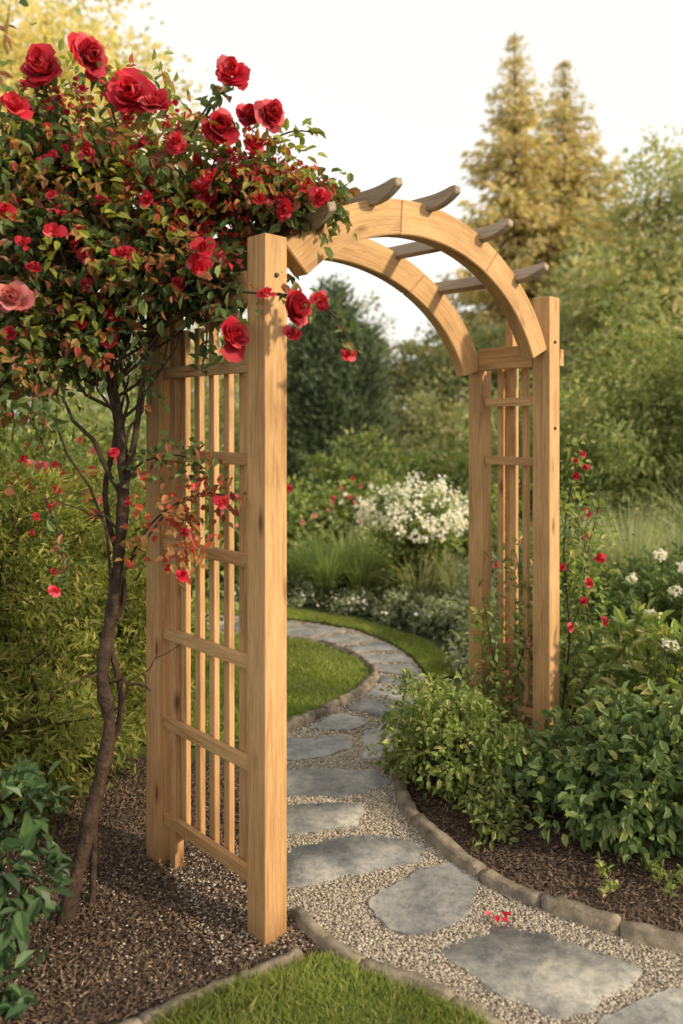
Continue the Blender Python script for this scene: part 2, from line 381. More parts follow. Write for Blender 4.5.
for (p, z) in ((FL, 1.98), (FR, 1.52), (FR, 1.9)):
    me = bpy.data.meshes.new('bolt'); bm = bmesh.new(); bmesh.ops.create_cone(bm, cap_ends=True, segments=10, radius1=.008, radius2=.006, depth=.008)
    nn = Vector((sdir.y, -sdir.x, 0)); mt = Matrix.Translation(p + nn * (PW / 2 + .003) + Vector((0, 0, z))) @ nn.to_track_quat('Z', 'Y').to_matrix().to_4x4()
    bm.transform(mt); bm.to_mesh(me); bm.free(); me.materials.append(M_iron)
    o = bpy.data.objects.new('bolt', me); COL.objects.link(o); o.parent = arbor

# ---------------------------------------------------------------- ground
sheet('ground', [(-150, -60), (150, -60), (150, 260), (-150, 260)], 0, M_soil)
right_edge = [(2.6, 1.95), (1.8, 2.05), (1.3, 2.14), (.994, 2.27), (.785, 2.37), (.603, 2.494), (.467, 2.63), (.356, 2.816), (.282, 2.99), (.243, 3.235), (.27, 3.5), (.33, 3.8), (.42, 4.1), (.49, 4.45), (.50, 4.8), (.46, 5.1), (.33, 5.45), (.1, 5.8), (-.3, 6.05), (-1.2, 6.35), (-2.5, 6.5)]
left_edge = [(1.0, 1.2), (.5, 1.8), (.357, 2.0), (.213, 2.11), (.052, 2.196), (-.064, 2.324), (-.178, 2.458), (-.3, 2.65), (-.38, 2.9), (-.42, 3.2), (-.40, 3.5), (-.28, 3.86), (-.06, 4.17), (.105, 4.43), (.187, 4.64), (.2, 4.85), (.13, 5.08), (0, 5.3), (-.3, 5.55), (-1.2, 5.85), (-2.5, 6.0)]
path_poly = left_edge + right_edge[::-1] + [(2.6, 1.0)]
sheet('gravel_path', path_poly, .008, M_gravelbed)
lbed = [(-4, .6), (-.75, .8), (-.49, 1.99), (-.278, 2.13), (-.064, 2.26), (-.12, 2.39), (-.178, 2.458), (-.3, 2.65), (-.38, 2.9), (-.42, 3.2), (-.4, 3.5), (-.9, 3.6), (-1.8, 3.4), (-4, 3.2)]
sheet('mulch_bed', lbed, .004, M_mulchbed)
rbed = right_edge[:13] + [(1.2, 4.6), (3.4, 4.6), (3.6, 2.0)]
sheet('mulch_bed.001', rbed, .0045, M_mulchbed)
lawn_near = [(-.72, 1.0), (-.47, 1.985), (-.27, 2.12), (-.05, 2.235), (.045, 2.17), (.205, 2.09), (.345, 1.985), (.48, 1.8), (.95, 1.2), (.9, 1.0)]
lawn_in = [(-.27, 3.9), (-.05, 4.21), (.09, 4.46), (.165, 4.66), (.175, 4.85), (.1, 5.07), (-.03, 5.27), (-.32, 5.52), (-1.2, 5.8), (-2.5, 5.95), (-3.4, 5.0), (-2.6, 4.1), (-1.3, 3.75), (-.6, 3.7)]
lawn_out = [(.53, 4.7), (.78, 4.75), (.70, 5.2), (.53, 5.6), (.25, 6.0), (-.2, 6.35), (-1.2, 6.75), (-2.6, 6.9), (-2.5, 6.53), (-1.2, 6.38), (-.29, 6.08), (.12, 5.82), (.35, 5.46), (.48, 5.1)]
def lawn(name, poly, n, h, w, z):
    o = sheet(name, poly, z, M_lawnbed)
    p = poly_sample(poly, n); a = R.random(n) * 2 * PI; mb = MB()
    patch = .75 + .35 * np.sin(p[:, 0] * 9 + np.sin(p[:, 1] * 7)) * np.cos(p[:, 1] * 11)
    hh = h * (.45 + R.random(n)) * patch; ww = w * (.7 + .6 * R.random(n))
    b = np.c_[p, np.full(n, z)]; sd = np.c_[np.cos(a), np.sin(a), np.zeros(n)] * ww[:, None] * .5
    la = R.random(n) * 2 * PI; ld = np.c_[np.cos(la), np.sin(la), np.zeros(n)] * hh[:, None] * (.2 + .7 * R.random(n))[:, None]
    mid = b + ld * .35 + np.array([0, 0, 1]) * hh[:, None] * .6; tip = b + ld + np.array([0, 0, 1]) * hh[:, None]
    v = np.stack([b - sd, b + sd, mid + sd * .7, tip, mid - sd * .7], 1)
    mb.add(v, np.arange(n)[:, None] * 5 + np.array([[0, 1, 2, 3, 4]]), 0)
    mb.build('grass_blades', [M_grass], o)
lawn('lawn', lawn_near, 52000, .040, .003, .012)
lawn('lawn.001', lawn_in, 60000, .030, .007, .010)
lawn('lawn.002', lawn_out, 22000, .030, .008, .0105)

stones = [
 [(.276, 2.258), (.484, 2.384), (.651, 2.324), (.861, 2.176), (.707, 2.053), (.554, 1.979), (.41, 2.09)],
 [(.065, 2.468), (.214, 2.631), (.371, 2.72), (.479, 2.602), (.36, 2.37), (.173, 2.311)],
 [(-.251, 2.739), (-.151, 2.836), (.144, 2.92), (.32, 2.816), (.291, 2.72), (.029, 2.631), (-.184, 2.547)],
 [(-.34, 3.125), (.094, 3.135), (.077, 2.955), (-.21, 2.89), (-.34, 2.93)],
 [(-.36, 3.46), (.148, 3.45), (.225, 3.31), (.014, 3.185), (-.32, 3.2)],
 [(-.33, 3.77), (.042, 3.824), (.06, 3.66), (-.18, 3.52), (-.35, 3.56)],
 [(.10, 3.86), (.22, 3.97), (.31, 3.87), (.24, 3.60), (.10, 3.54), (.10, 3.72)],
 [(-.18, 3.90), (-.02, 4.12), (.17, 4.02), (.06, 3.88)],
 [(.02, 4.18), (.3, 4.0), (.38, 4.14), (.12, 4.36)],
 [(.15, 4.41), (.41, 4.2), (.46, 4.4), (.2, 4.56)], [(.21, 4.61), (.47, 4.46), (.48, 4.66), (.22, 4.75)],
 [(.22, 4.8), (.48, 4.72), (.47, 4.95), (.19, 4.95)], [(.16, 5.0), (.46, 5.0), (.41, 5.22), (.08, 5.15)],
 [(.05, 5.2), (.39, 5.28), (.3, 5.47), (-.06, 5.33)], [(-.1, 5.37), (.26, 5.52), (.1, 5.72), (-.25, 5.5)],
 [(-.3, 5.57), (.05, 5.77), (-.25, 5.97), (-.55, 5.67)], [(-.6, 5.7), (-.3, 6.0), (-.75, 6.1), (-.95, 5.8)],
 [(-1, 5.82), (-.82, 6.13), (-1.4, 6.3), (-1.4, 5.95)], [(.55, 1.94), (.9, 2.12), (1.25, 2.05), (1.2, 1.6), (.7, 1.55)]]
flag = empty('flagstone_path')
outlines = []
for k, po in enumerate(stones):
    po = np.array(po); c = po.mean(0); po = c + (po - c) * .975; pts = []
    for i in range(len(po)):
        a, b = po[i], po[(i + 1) % len(po)]; m = max(3, int(np.linalg.norm(b - a) / .022))
        nn = np.array([-(b - a)[1], (b - a)[0]]); nn = nn / np.linalg.norm(nn); ph = R.random() * 6
        for j in range(m):
            t = j / m; q = a + (b - a) * t
            if j == 0: q = q + (c - q) / np.linalg.norm(c - q) * .012
            q = q + nn * (R.normal() * .0032 + .006 * math.sin(ph + t * 7) + .003 * math.sin(ph * 3 + t * 23)); pts.append(q)
    outlines.append(np.array(pts))
    bm = bmesh.new(); top = .022 + .006 * R.random()
    vs = [bm.verts.new((x, y, top)) for x, y in pts]; f = bm.faces.new(vs); bm.normal_update()
    if f.normal.z < 0: f.normal_flip()
    bmesh.ops.inset_region(bm, faces=[f], thickness=.010, depth=.0)
    for v in vs: v.co.z -= .008 + .003 * R.random()
    bmesh.ops.recalc_face_normals(bm, faces=bm.faces[:])
    bed = [e for e in bm.edges if len(e.link_faces) == 1]
    r_ = bmesh.ops.extrude_edge_only(bm, edges=bed)
    for v in [g for g in r_['geom'] if isinstance(g, bmesh.types.BMVert)]: v.co.z = .0
    bmesh.ops.triangulate(bm, faces=[x for x in bm.faces if len(x.verts) > 4])
    for x in bm.faces:
        if x.normal.z > .3: x.smooth = True
    me = bpy.data.meshes.new('flagstone'); bm.to_mesh(me); bm.free(); me.materials.append(M_slate)
    o = bpy.data.objects.new('stone_%d' % k, me); COL.objects.link(o); o.parent = flag

def scatter_pebbles(name, poly, n, size, mat, flat=.6, z0=.01, chip=False, parent=None, keep=.012):
    p = poly_sample(poly, n)
    if not chip:
        ok = np.ones(len(p), bool)
        for ol in outlines:
            cc = ol.mean(0); ins = in_poly(cc + (ol - cc) * .96, p); ok &= ~ins
        p = p[ok]; n = len(p)
    base = np.array([(1, 0, 0), (0, 1, 0), (-1, 0, 0), (0, -1, 0), (0, 0, 1), (.1, .1, -1)], float)
    f = np.array([(0, 1, 4), (1, 2, 4), (2, 3, 4), (3, 0, 4), (1, 0, 5), (2, 1, 5), (3, 2, 5), (0, 3, 5)])
    s = size * (.5 + R.random(n) ** 2 * 1.1); a = R.random(n) * 2 * PI
    sh = np.c_[s, s * (.5 + .5 * R.random(n)) * (.35 if chip else 1), s * (flat * (.6 + .5 * R.random(n))) * (.3 if chip else 1)]
    V = base[None] * sh[:, None] * (1 + .18 * R.normal(size=(n, 6, 3)))
    if chip:
        ti = R.normal(size=n) * .5; x, z = V[..., 0].copy(), V[..., 2].copy()
        V[..., 0] = x * np.cos(ti)[:, None] - z * np.sin(ti)[:, None]; V[..., 2] = x * np.sin(ti)[:, None] + z * np.cos(ti)[:, None]
    x, y = V[..., 0].copy(), V[..., 1].copy(); ca, sa = np.cos(a)[:, None], np.sin(a)[:, None]
    V[..., 0] = x * ca - y * sa + p[:, 0:1]; V[..., 1] = x * sa + y * ca + p[:, 1:2]; V[..., 2] += z0 + s[:, None] * .3 * R.random((n, 1))
    mb = MB(); mb.add(V, (np.arange(n)[:, None, None] * 6 + f[None]).reshape(-1, 3), 0, not chip)
    return mb.build(name, [mat], parent)
near_path = left_edge[1:12] + right_edge[1:12][::-1]
scatter_pebbles('gravel', near_path, 78000, .0052, M_pebble, keep=.0)
scatter_pebbles('gravel.001', left_edge[10:] + right_edge[10:][::-1], 16000, .008, M_pebble, keep=.0)
scatter_pebbles('bark_mulch', [(-2.2, 1.6), (-.62, 1.6)] + lbed[2:10] + [(-.4, 3.4), (-2.2, 3.2)], 42000, .0095, M_chip, z0=.008, chip=True)
scatter_pebbles('bark_mulch.001', right_edge[2:13] + [(1.0, 4.2), (2.2, 4), (2.2, 2.2)], 30000, .010, M_chip, z0=.008, chip=True)
scatter_pebbles('spilled_gravel', [(-.35, 2.2), (-.05, 2.28), (-.2, 2.6), (-.42, 2.9), (-.6, 2.7)], 1500, .0045, M_pebble)
scatter_pebbles('spilled_gravel', [(-1.5, 2.0), (-.45, 2.05), (-.2, 2.4), (-.6, 2.7), (-1.5, 2.9)], 1400, .0045, M_pebble)

def edging(name, line, w=.062, h=.055, seg=.24, n=60):
    pts = spline([(x, y, 0) for x, y in line], n); par = empty(name)
    d = np.r_[0, np.cumsum(np.linalg.norm(np.diff(pts, axis=0), axis=1))]; s = 0; i = 0
    while s < d[-1] - .05:
        ln = seg * (.6 + .8 * R.random()); e = min(s + ln, d[-1]); m = 10
        ss = np.linspace(s + .002, e - .002, m); P = np.stack([np.interp(ss, d, pts[:, k]) for k in range(3)], 1)
        T = nz(np.gradient(P, axis=0)); S = np.c_[-T[:, 1], T[:, 0], np.zeros(m)]
        P = P + S * R.normal() * .004
        hh = h * (.82 + .3 * R.random()); ww = w * (.88 + .24 * R.random()); bm = bmesh.new(); rows = []
        for k in range(m):
            j = R.normal(size=4) * .0035
            hk = hh + R.normal() * .003; q = .96 if 0 < k < m - 1 else .88
            row = [P[k] - S[k] * (ww / 2 + j[0]) + [0, 0, -.02], P[k] - S[k] * (ww / 2 * q * .95 + j[1]) + [0, 0, hk * q], P[k] + [0, 0, hk + j[3] * .5], P[k] + S[k] * (ww / 2 * q * .95 + j[2]) + [0, 0, hk * q + j[0]], P[k] + S[k] * (ww / 2 + j[3]) + [0, 0, -.02]]
            rows.append([bm.verts.new(x) for x in row])
        for k in range(m - 1):
            for q in range(4): bm.faces.new((rows[k][q], rows[k + 1][q], rows[k + 1][q + 1], rows[k][q + 1]))
        for r_ in (rows[0], rows[-1]): bm.faces.new(r_)
        bmesh.ops.recalc_face_normals(bm, faces=bm.faces[:])
        sharp = [ed for ed in bm.edges if len(ed.link_faces) == 2 and ed.calc_face_angle(0) > .7]
        bmesh.ops.bevel(bm, geom=sharp, offset=.005, segments=2, affect='EDGES')
        for x in bm.faces: x.smooth = True
        me = bpy.data.meshes.new('block'); bm.to_mesh(me); bm.free(); me.materials.append(M_curb)
        o = bpy.data.objects.new('block_%d' % i, me); COL.objects.link(o); o.parent = par
        s = e; i += 1
edging('stone_edging', right_edge[1:12], seg=.30, w=.058, h=.044)
edging('stone_edging', [(.62, 1.62), (.5, 1.8), (.357, 2.0), (.213, 2.11), (.052, 2.196), (-.064, 2.324), (-.15, 2.44)], w=.048, h=.036, seg=.24)
edging('stone_edging', [(-.72, 1.75), (-.49, 1.99), (-.278, 2.13), (-.10, 2.25)], w=.045, h=.034, seg=.24)
edging('stone_edging', left_edge[10:16], w=.05, h=.05, seg=.14)
edging('stone_edging', left_edge[15:], w=.03, h=.03, seg=.14)

# ---------------------------------------------------------------- roses
def rose(mb, c, f, rad, mi, rings=5):
    f = nz(np.array(f, float)); a = nz(np.cross(f, [0.3, .2, 1])); b = np.cross(f, a)
    nu, nv = 5, 5; us = np.linspace(-1, 1, nu); vs = np.linspace(.08, 1, nv)
    fi = []
    for i in range(nv - 1):
        for j in range(nu - 1): fi.append((i * nu + j, i * nu + j + 1, (i + 1) * nu + j + 1, (i + 1) * nu + j))
    wild = .7 + .6 * R.random()
    for k in range(rings):
        q = k / (rings - 1) if rings > 1 else 1
        op = math.radians(7 + (52 + 12 * R.random()) * q ** 1.15); ln = rad * (.85 + .25 * q); npet = 3 + k
        for m in range(npet):
            ph = 2 * PI * (m + .5 * (k % 2) + .2 * R.normal()) / npet
            hw = (1.15 if k < 2 else .72) * (1 + .18 * R.normal()); l2 = ln * (1 + .16 * R.normal()); o2 = op + .16 * R.normal() * wild
            wv = R.random() * 6; wa = .08 * rad * wild * (.3 + q)
            V = []
            for v in vs:
                for u in us:
                    an = ph + u * hw * (.45 + .55 * math.sin(v * PI * .62))
                    edge = 1 - .22 * u * u * v
                    bow = math.sin(v * PI) * .16 * l2
                    rr = l2 * edge * (math.sin(o2) * v + .10 * v ** 4 * q + .04) + bow * math.cos(o2)
                    hh = l2 * edge * math.cos(o2) * v - bow * math.sin(o2) * .6 - .16 * l2 * q * v ** 4 + wa * math.sin(wv + 4.2 * u) * v * v
                    V.append(c + a * (math.cos(an) * rr) + b * (math.sin(an) * rr) + f * (hh - rad * .35))
            mb.add(V, fi, mi, True)

cr = empty('climbing_rose')
mb = MB()
trunk = spline([(-.86, 2.40, -.03), (-.80, 2.47, .27), (-.745, 2.5, .55), (-.76, 2.48, .75), (-.735, 2.52, .975), (-.70, 2.5, 1.295), (-.715, 2.52, 1.52), (-.77, 2.55, 1.8), (-.72, 2.6, 2.1)], 60)
tube(mb, trunk, np.linspace(.025, .014, 60) * (1 + .10 * np.sin(np.arange(60) * 1.1) + .07 * np.sin(np.arange(60) * 2.7)), 0, 10, .06)
tube(mb, spline([(-.80, 2.50, -.02), (-.79, 2.53, .35), (-.71, 2.52, .62), (-.74, 2.5, .85), (-.71, 2.55, 1.0), (-.77, 2.54, 1.3), (-.74, 2.56, 1.6), (-.9, 2.6, 2.0)], 40), np.linspace(.012, .008, 40), 0, 7, .06)
tube(mb, spline([(-.70, 2.5, 1.3), (-.66, 2.5, 1.5), (-.62, 2.5, 1.75), (-.5, 2.52, 2.0), (-.4, 2.5, 2.2)], 20), np.linspace(.012, .006, 20), 0, 7, .06)
for a, b, r0 in (((-.75, 2.49, .72), (-.60, 2.45, .70), .008), ((-.75, 2.49, .74), (-.86, 2.4, .72), .007), ((-.70, 2.5, 1.3), (-1.0, 2.5, 1.72), .009), ((-.73, 2.52, 1.0), (-.5, 2.46, 1.3), .005), ((-.745, 2.5, .6), (-.5, 2.44, .85), .003), ((-.72, 2.5, 1.2), (-.95, 2.45, 1.3), .004), ((-.74, 2.5, 1.05), (-.95, 2.5, 1.75), .006), ((-.71, 2.5, 1.4), (-.52, 2.5, 1.85), .006)):
    branch(mb, a, b, r0, r0 * .4, 0, .08)
blobs = [(-1.04, 2.55, 2.36, .25), (-.80, 2.55, 2.40, .22), (-.52, 2.55, 2.32, .17), (-.33, 2.50, 2.27, .12), (-.19, 2.46, 2.24, .08), (-.94, 2.5, 2.08, .25), (-.66, 2.52, 2.08, .2), (-.46, 2.5, 2.04, .14),
         (-1.06, 2.5, 1.76, .19), (-.80, 2.55, 1.83, .12), (-1.5, 2.6, 2.2, .42), (-1.5, 2.6, 1.75, .32), (-.36, 2.44, 1.96, .08), (-.09, 2.44, 2.23, .05), (-1.25, 2.8, 2.3, .33), (-.75, 2.85, 2.2, .25), (-.45, 2.8, 2.15, .16)]
for (x, y, z, r) in blobs:
    n = int(32 + 1700 * r * r); n = min(n, 210)
    C = crown(mb, (x, y, z), (r * 1.14, r, r * 1.04), n, 9, .062, .046, .027, 1, simple=False, inner=.15, lumpy=.6, aim=.5, flat=.8, droop=.4)
    for j in range(0, min(len(C), 20)):
        q = trunk[R.integers(44, 60)]
        branch(mb, q if np.linalg.norm(C[j] - q) < .5 else np.array((x, y, z - r * .3)), C[j], .006, .002, 0, .05, n=6, sides=4, jit=.04)
canes = [[(-.4, 2.45, 2.2), (-.28, 2.40, 2.36), (-.16, 2.36, 2.42), (-.06, 2.34, 2.41)], [(-.3, 2.45, 2.2), (-.12, 2.4, 2.26), (.0, 2.38, 2.22)],
         [(-.5, 2.4, 2.35), (-.4, 2.35, 2.5), (-.32, 2.32, 2.54)], [(-.9, 2.45, 2.45), (-.9, 2.38, 2.55), (-.87, 2.33, 2.58)], [(-.7, 2.45, 2.45), (-.72, 2.36, 2.58), (-.735, 2.32, 2.62)],
         [(-.4, 2.38, 2.0), (-.3, 2.30, 1.93), (-.15, 2.26, 1.91), (-.03, 2.26, 1.86), (.03, 2.27, 1.76)], [(-.45, 2.4, 1.95), (-.36, 2.3, 1.86), (-.3, 2.24, 1.81)],
         [(-.73, 2.5, 1.0), (-.6, 2.44, 1.22), (-.45, 2.40, 1.32), (-.33, 2.36, 1.32)], [(-.5, 2.42, 1.3), (-.48, 2.38, 1.2), (-.46, 2.34, 1.1)], [(-1.0, 2.5, 1.8), (-.99, 2.4, 1.9), (-.98, 2.32, 1.92)],
         [(-.95, 2.5, 1.3), (-.88, 2.42, 1.2), (-.83, 2.35, 1.07)], [(-.7, 2.45, 1.9), (-.6, 2.4, 1.75), (-.58, 2.38, 1.6)], [(-.9, 2.45, 1.9), (-.95, 2.4, 1.6), (-.9, 2.38, 1.45)], [(-.5, 2.45, 2.0), (-.42, 2.42, 1.85), (-.43, 2.4, 1.7)],
         [(-.7, 2.5, 1.35), (-.62, 2.45, 1.42), (-.5, 2.42, 1.44), (-.42, 2.4, 1.4)]]
for i, c in enumerate(canes):
    P = spline(c, 16); tube(mb, P, np.linspace(.0045, .002, 16), 0, 5)
    lo_ = i in (7, 8, 14)
    n = 120 if lo_ else 34
    t = R.integers(3, 16, n); Q = P[t] + R.normal(size=(n, 3)) * .014 * (2.5 if lo_ else 1)
    leaves(mb, Q, rv(n) + [0, -.3, -.1], rv(n) * .6 + [0, -.5, .8], .042 * (.7 + .6 * R.random(n)) * (.75 if lo_ else 1), .022, (3 if i in (0, ) else 2 if i in (7, 8, 1) else 1))
for (x, y, z, r) in blobs[:10] + [blobs[13]]:
    crown(mb, (x, y - .1, z + .03), (r * 1.05, r, r), int(27 * r / .2), 7, .03, .032, .019, 2, simple=False, inner=.6, lumpy=.35)
    crown(mb, (x, y - .08, z + .06), (r * 1.15, r, r * 1.1), int(16 * r / .2), 7, .04, .040, .022, 3, simple=False, inner=.7, lumpy=.35)
mb.build('canes_and_foliage', [M_bark, M_rose_leaf, M_young, M_yel], cr)
mb = MB()
RS = [(-.875, 2.582, .066), (-.736, 2.618, .066), (-.624, 2.517, .068), (-.55, 2.488, .05), (-.314, 2.547, .056), (-.353, 2.405, .056), (-.403, 2.243, .054), (-.276, 2.458, .045), (-.205, 2.45, .048), (-.255, 2.361, .042),
      (-.305, 1.795, .054), (-.122, 1.868, .056), (-.058, 1.895, .036), (-.063, 2.199, .034), (-.63, 2.036, .036), (-.403, 2.051, .034), (.019, 1.741, .027), (-.984, 2.169, .03), (-.344, 1.314, .022), (-.825, 1.063, .02),
      (-.462, 1.10, .02), (-.948, 2.464, .045), (-.167, 2.163, .03), (-.217, 1.915, .028), (-.48, 2.36, .036), (-.57, 2.2, .03), (-.74, 2.33, .03), (-.14, 1.80, .03), (-.10, 2.24, .03), (-.24, 2.2, .03), (-.9, 2.0, .025), (-.42, 2.0, .036)]
for (x, z, r) in RS:
    yy = 2.28 if z > 1.95 else 2.225
    rose(mb, np.array((x, yy + .02 * R.normal(), z)), (.6 * R.normal() + .2, -1, .35 + .5 * R.normal()), r * .82, 0, 7 if r > .04 else 4)
rose(mb, np.array((-.965, 2.28, 1.91)), (.3, -1, .2), .040, 1, 7)
for i in range(90):
    x, y, z, r = blobs[R.choice([0, 1, 2, 3, 4, 5, 6, 7, 8, 9, 4, 3, 2, 1, 10])]
    u = nz(np.array([R.normal(), -abs(R.normal()) - .3, R.normal() + .3]))
    rose(mb, np.array((x, y, z)) + u * r * (1.0 + .15 * R.random()), u + [0, -.3, .4], .012 + .014 * R.random(), 0, 3)
for i in range(9):
    rose(mb, np.array((-.95 + .5 * R.random(), 2.36, .95 + .75 * R.random())), (R.normal() * .4, -1, .3), .009 + .006 * R.random(), 0, 3)
for (x, y, z, r) in [blobs[i] for i in (0, 1, 2, 3, 3, 4, 4, 7, 13)]:
    crown(mb, (x, y - .05, z + .03), (r * 1.1, r, r * 1.05), int(18 * r / .2), 8, .028, .024, .020, 0, simple=True, inner=.75)
mb.build('blooms', [M_red, M_pink], cr)

# ---------------------------------------------------------------- other planting
mb = MB()
for c, r, n in (((-1.55, 3.5, .75), (.62, .5, .85), 480), ((-1.15, 3.75, .55), (.42, .4, .6), 260), ((-2.1, 3.3, .8), (.6, .6, .95), 300), ((-1.25, 3.2, .28), (.36, .3, .3), 200), ((-1.75, 2.95, .45), (.5, .35, .5), 260)):
    C = crown(mb, c, r, n, 34, .085, .052, .013, 1, simple=True, inner=.35, flat=.35, droop=.1, lumpy=.38, aim=.9)
    for q in C[:26]: branch(mb, (c[0], c[1], .0), q, .012, .003, 0, .15)
mb.build('feathery_shrub', [M_bark, M_fern])
mb = MB()
for c, r, n in (((-2.0, 4.6, 1.0), (.8, .5, 1.1), 260), ((-1.3, 4.9, .6), (.5, .4, .8), 170), ((-3.0, 4.0, 1.1), (.9, .8, 1.3), 220)):
    C = crown(mb, c, r, n, 26, .12, .058, .032, 1, simple=True, inner=.4)
    for q in C[:16]: branch(mb, (c[0], c[1], .0), q, .02, .004, 0, .1)
for i in range(130):
    rose(mb, np.array((-1.9 + .6 * R.normal(), 4.0 + .15 * R.normal(), 1.28 + .12 * R.normal())), (0, -1, .6), .026, 2 + (i % 3 == 0), 3)
mb.build('pink_rose_bush', [M_bark, M_shrub, M_red, M_pink])
mb = MB()
for c, r, n in (((-.98, 2.12, .33), (.20, .18, .25), 75), ((-.98, 1.95, .06), (.13, .14, .10), 26), ((-1.35, 2.1, .35), (.3, .25, .35), 80)):
    C = crown(mb, c, r, n, 7, .05, .062, .034, 1, simple=False, inner=.35, aim=.8, droop=.3)
    for q in C[:30]: branch(mb, (c[0], c[1], .0), q, .006, .002, 0, .1)
mb.build('rhododendron_shrub', [M_bark, M_dark])

def shrub(name, parts, Ln, Wd, mat, simple=False, per=14, clr=.05, aim=.7, extra=None, inner=.4, nst=14, droop=.15, flat=.7, lumpy=.25):
    mb = MB()
    for c, r, n in parts:
        C = crown(mb, c, r, n, per, clr, Ln, Wd, 1, simple=simple, inner=inner, aim=aim, droop=droop, flat=flat, lumpy=lumpy)
        for q in C[:nst]: branch(mb, (c[0], c[1], 0), q, .007 * (1 + r[2]), .002, 0, .1)
    mats = [M_bark, mat]
    if extra: extra(mb); mats += [M_white, M_yell, M_red, M_pink]
    return mb.build(name, mats)
shrub('boxwood_shrub', [((.47, 3.28, .18), (.26, .25, .23), 210), ((.36, 3.52, .16), (.16, .2, .2), 80)], .034, .019, M_shrub, per=15, clr=.045)
shrub('boxwood_shrub', [((.66, 3.12, .12), (.16, .15, .16), 90)], .03, .017, M_shrub, per=14, clr=.04)
shrub('small_seedling_shrub', [((.56, 2.88, .07), (.10, .10, .11), 38)], .034, .015, M_shrub, per=12, clr=.03)
shrub('dark_leaf_shrub', [((1.14, 2.92, .21), (.34, .28, .25), 280), ((1.45, 2.80, .26), (.34, .3, .29), 220), ((.95, 3.12, .18), (.16, .2, .2), 80)], .048, .028, M_shrub2, per=11, clr=.05)
def seedlings(mb):
    for i in range(14):
        x, y = .82 + .5 * R.random(), 2.50 + .16 * R.random()
        n = 9; leaves(mb, np.tile([x, y, .03], (n, 1)) + R.normal(size=(n, 3)) * .008, rv(n) + [0, 0, .9], rv(n) + [0, 0, 1], .03, .016, 1)
shrub('spreading_shrub', [((1.42, 3.42, .42), (.34, .24, .20), 100)], .085, .034, M_shrub, per=9, clr=.06, aim=1.0, extra=seedlings)
def hyd(mb):
    for (x, y, z, r) in [(1.93, 4.35, .74, .045), (1.80, 4.4, .80, .035), (2.02, 4.3, .66, .04), (1.84, 4.3, .62, .03), (1.98, 4.35, .80, .03), (1.3, 3.75, .50, .04), (1.40, 3.65, .44, .04), (1.33, 3.7, .40, .03), (1.7, 4.3, .5, .025), (1.62, 4.35, .68, .028), (1.55, 3.2, .60, .035), (1.37, 3.25, .62, .03)]:
        u = rv(46); P = np.array((x, y, z)) + u * r * [1, 1, .75]
        leaves(mb, P, rv(46), u, r * .55, r * .5, 2)
shrub('hydrangea_bush', [((1.95, 4.8, .36), (.5, .42, .42), 260), ((1.4, 4.15, .2), (.32, .3, .26), 140)], .055, .026, M_shrub2, per=12, clr=.07, extra=hyd)
mb = MB()
for c in ([(1.02, 3.7, 0), (1.08, 3.7, .5), (1.05, 3.68, 1.0), (1.12, 3.68, 1.42)], [(1.05, 3.75, 0), (1.2, 3.75, .4), (1.15, 3.7, .8), (1.22, 3.7, 1.15)], [(1.15, 3.85, 0), (1.1, 3.85, .4), (1.2, 3.8, .8), (1.12, 3.8, 1.2)], [(.8, 3.6, 0), (.78, 3.56, .3), (.84, 3.55, .6), (.80, 3.58, .95)], [(.6, 3.6, .1), (.7, 3.56, .35), (.66, 3.6, .7)]):
    P = spline(c, 26); tube(mb, P, np.linspace(.006, .002, 26), 0, 5)
    n = 380; t = R.integers(2, 26, n); Q = P[t] + R.normal(size=(n, 3)) * [.06, .03, .05]
    leaves(mb, Q, rv(n) + [0, -.2, -.1], rv(n) * .6 + [0, -.4, .8], .04 * (.6 + .7 * R.random(n)), .02, 1)
for (x, y, z) in [(1.09, 3.62, 1.30), (1.13, 3.62, 1.34), (1.12, 3.62, 1.4), (1.08, 3.6, 1.37), (1.02, 3.6, .88), (1.12, 3.6, .72), (1.22, 3.6, .63), (1.06, 3.6, .60), (1.15, 3.62, .8), (1.2, 3.62, .92)]:
    rose(mb, np.array((x, y, z)), (R.normal() * .4, -1, .4), .014 + .009 * R.random(), 2, 4)
for i in range(22):
    P = np.array((.72 + .2 * R.random(), 3.52, .3 + .3 * R.random() ** 2)); leaves(mb, P + R.normal(size=(4, 3)) * .006, rv(4), rv(4) + [0, -1, .5], .016, .014, 3, True)
mb.build('climbing_rose.001', [M_bark, M_shrub, M_red, M_pink])

def clump(mb, c, n, ln, w, spread, mi, segs=5):
    a = R.random(n) * 2 * PI; out = np.c_[np.cos(a), np.sin(a), np.zeros(n)]
    b = np.array(c) + out * (R.random((n, 1)) ** .7) * spread * .35; l = ln * (.5 + .6 * R.random((n, 1))); lean = .15 + .95 * R.random((n, 1))
    sd = np.c_[-np.sin(a), np.cos(a), np.zeros(n)]; rows = []
    for k in range(segs + 1):
        t = k / segs; p = b + out * (lean * l * t * t * .8) + np.array([0, 0, 1]) * l * (t - .38 * lean * t * t * t)
        ww = w * (1 - t) ** .6 * .5 + .0003; rows += [p - sd * ww, p + sd * ww]
    V = np.stack(rows, 1); m = 2 * (segs + 1); f = np.array([(2 * k, 2 * k + 1, 2 * k + 3, 2 * k + 2) for k in range(segs)])
    mb.add(V, (np.arange(n)[:, None, None] * m + f[None]).reshape(-1, 4), mi)
M_strap = leaf_mat('strap_leaf', (.20, .26, .09), (.34, .40, .16), trans=.38, nscale=3, lo=.65, hi=1.3, matte=True)
M_feather = leaf_mat('feather_grass', (.32, .36, .20), (.50, .52, .31), trans=.38, nscale=3, matte=True)
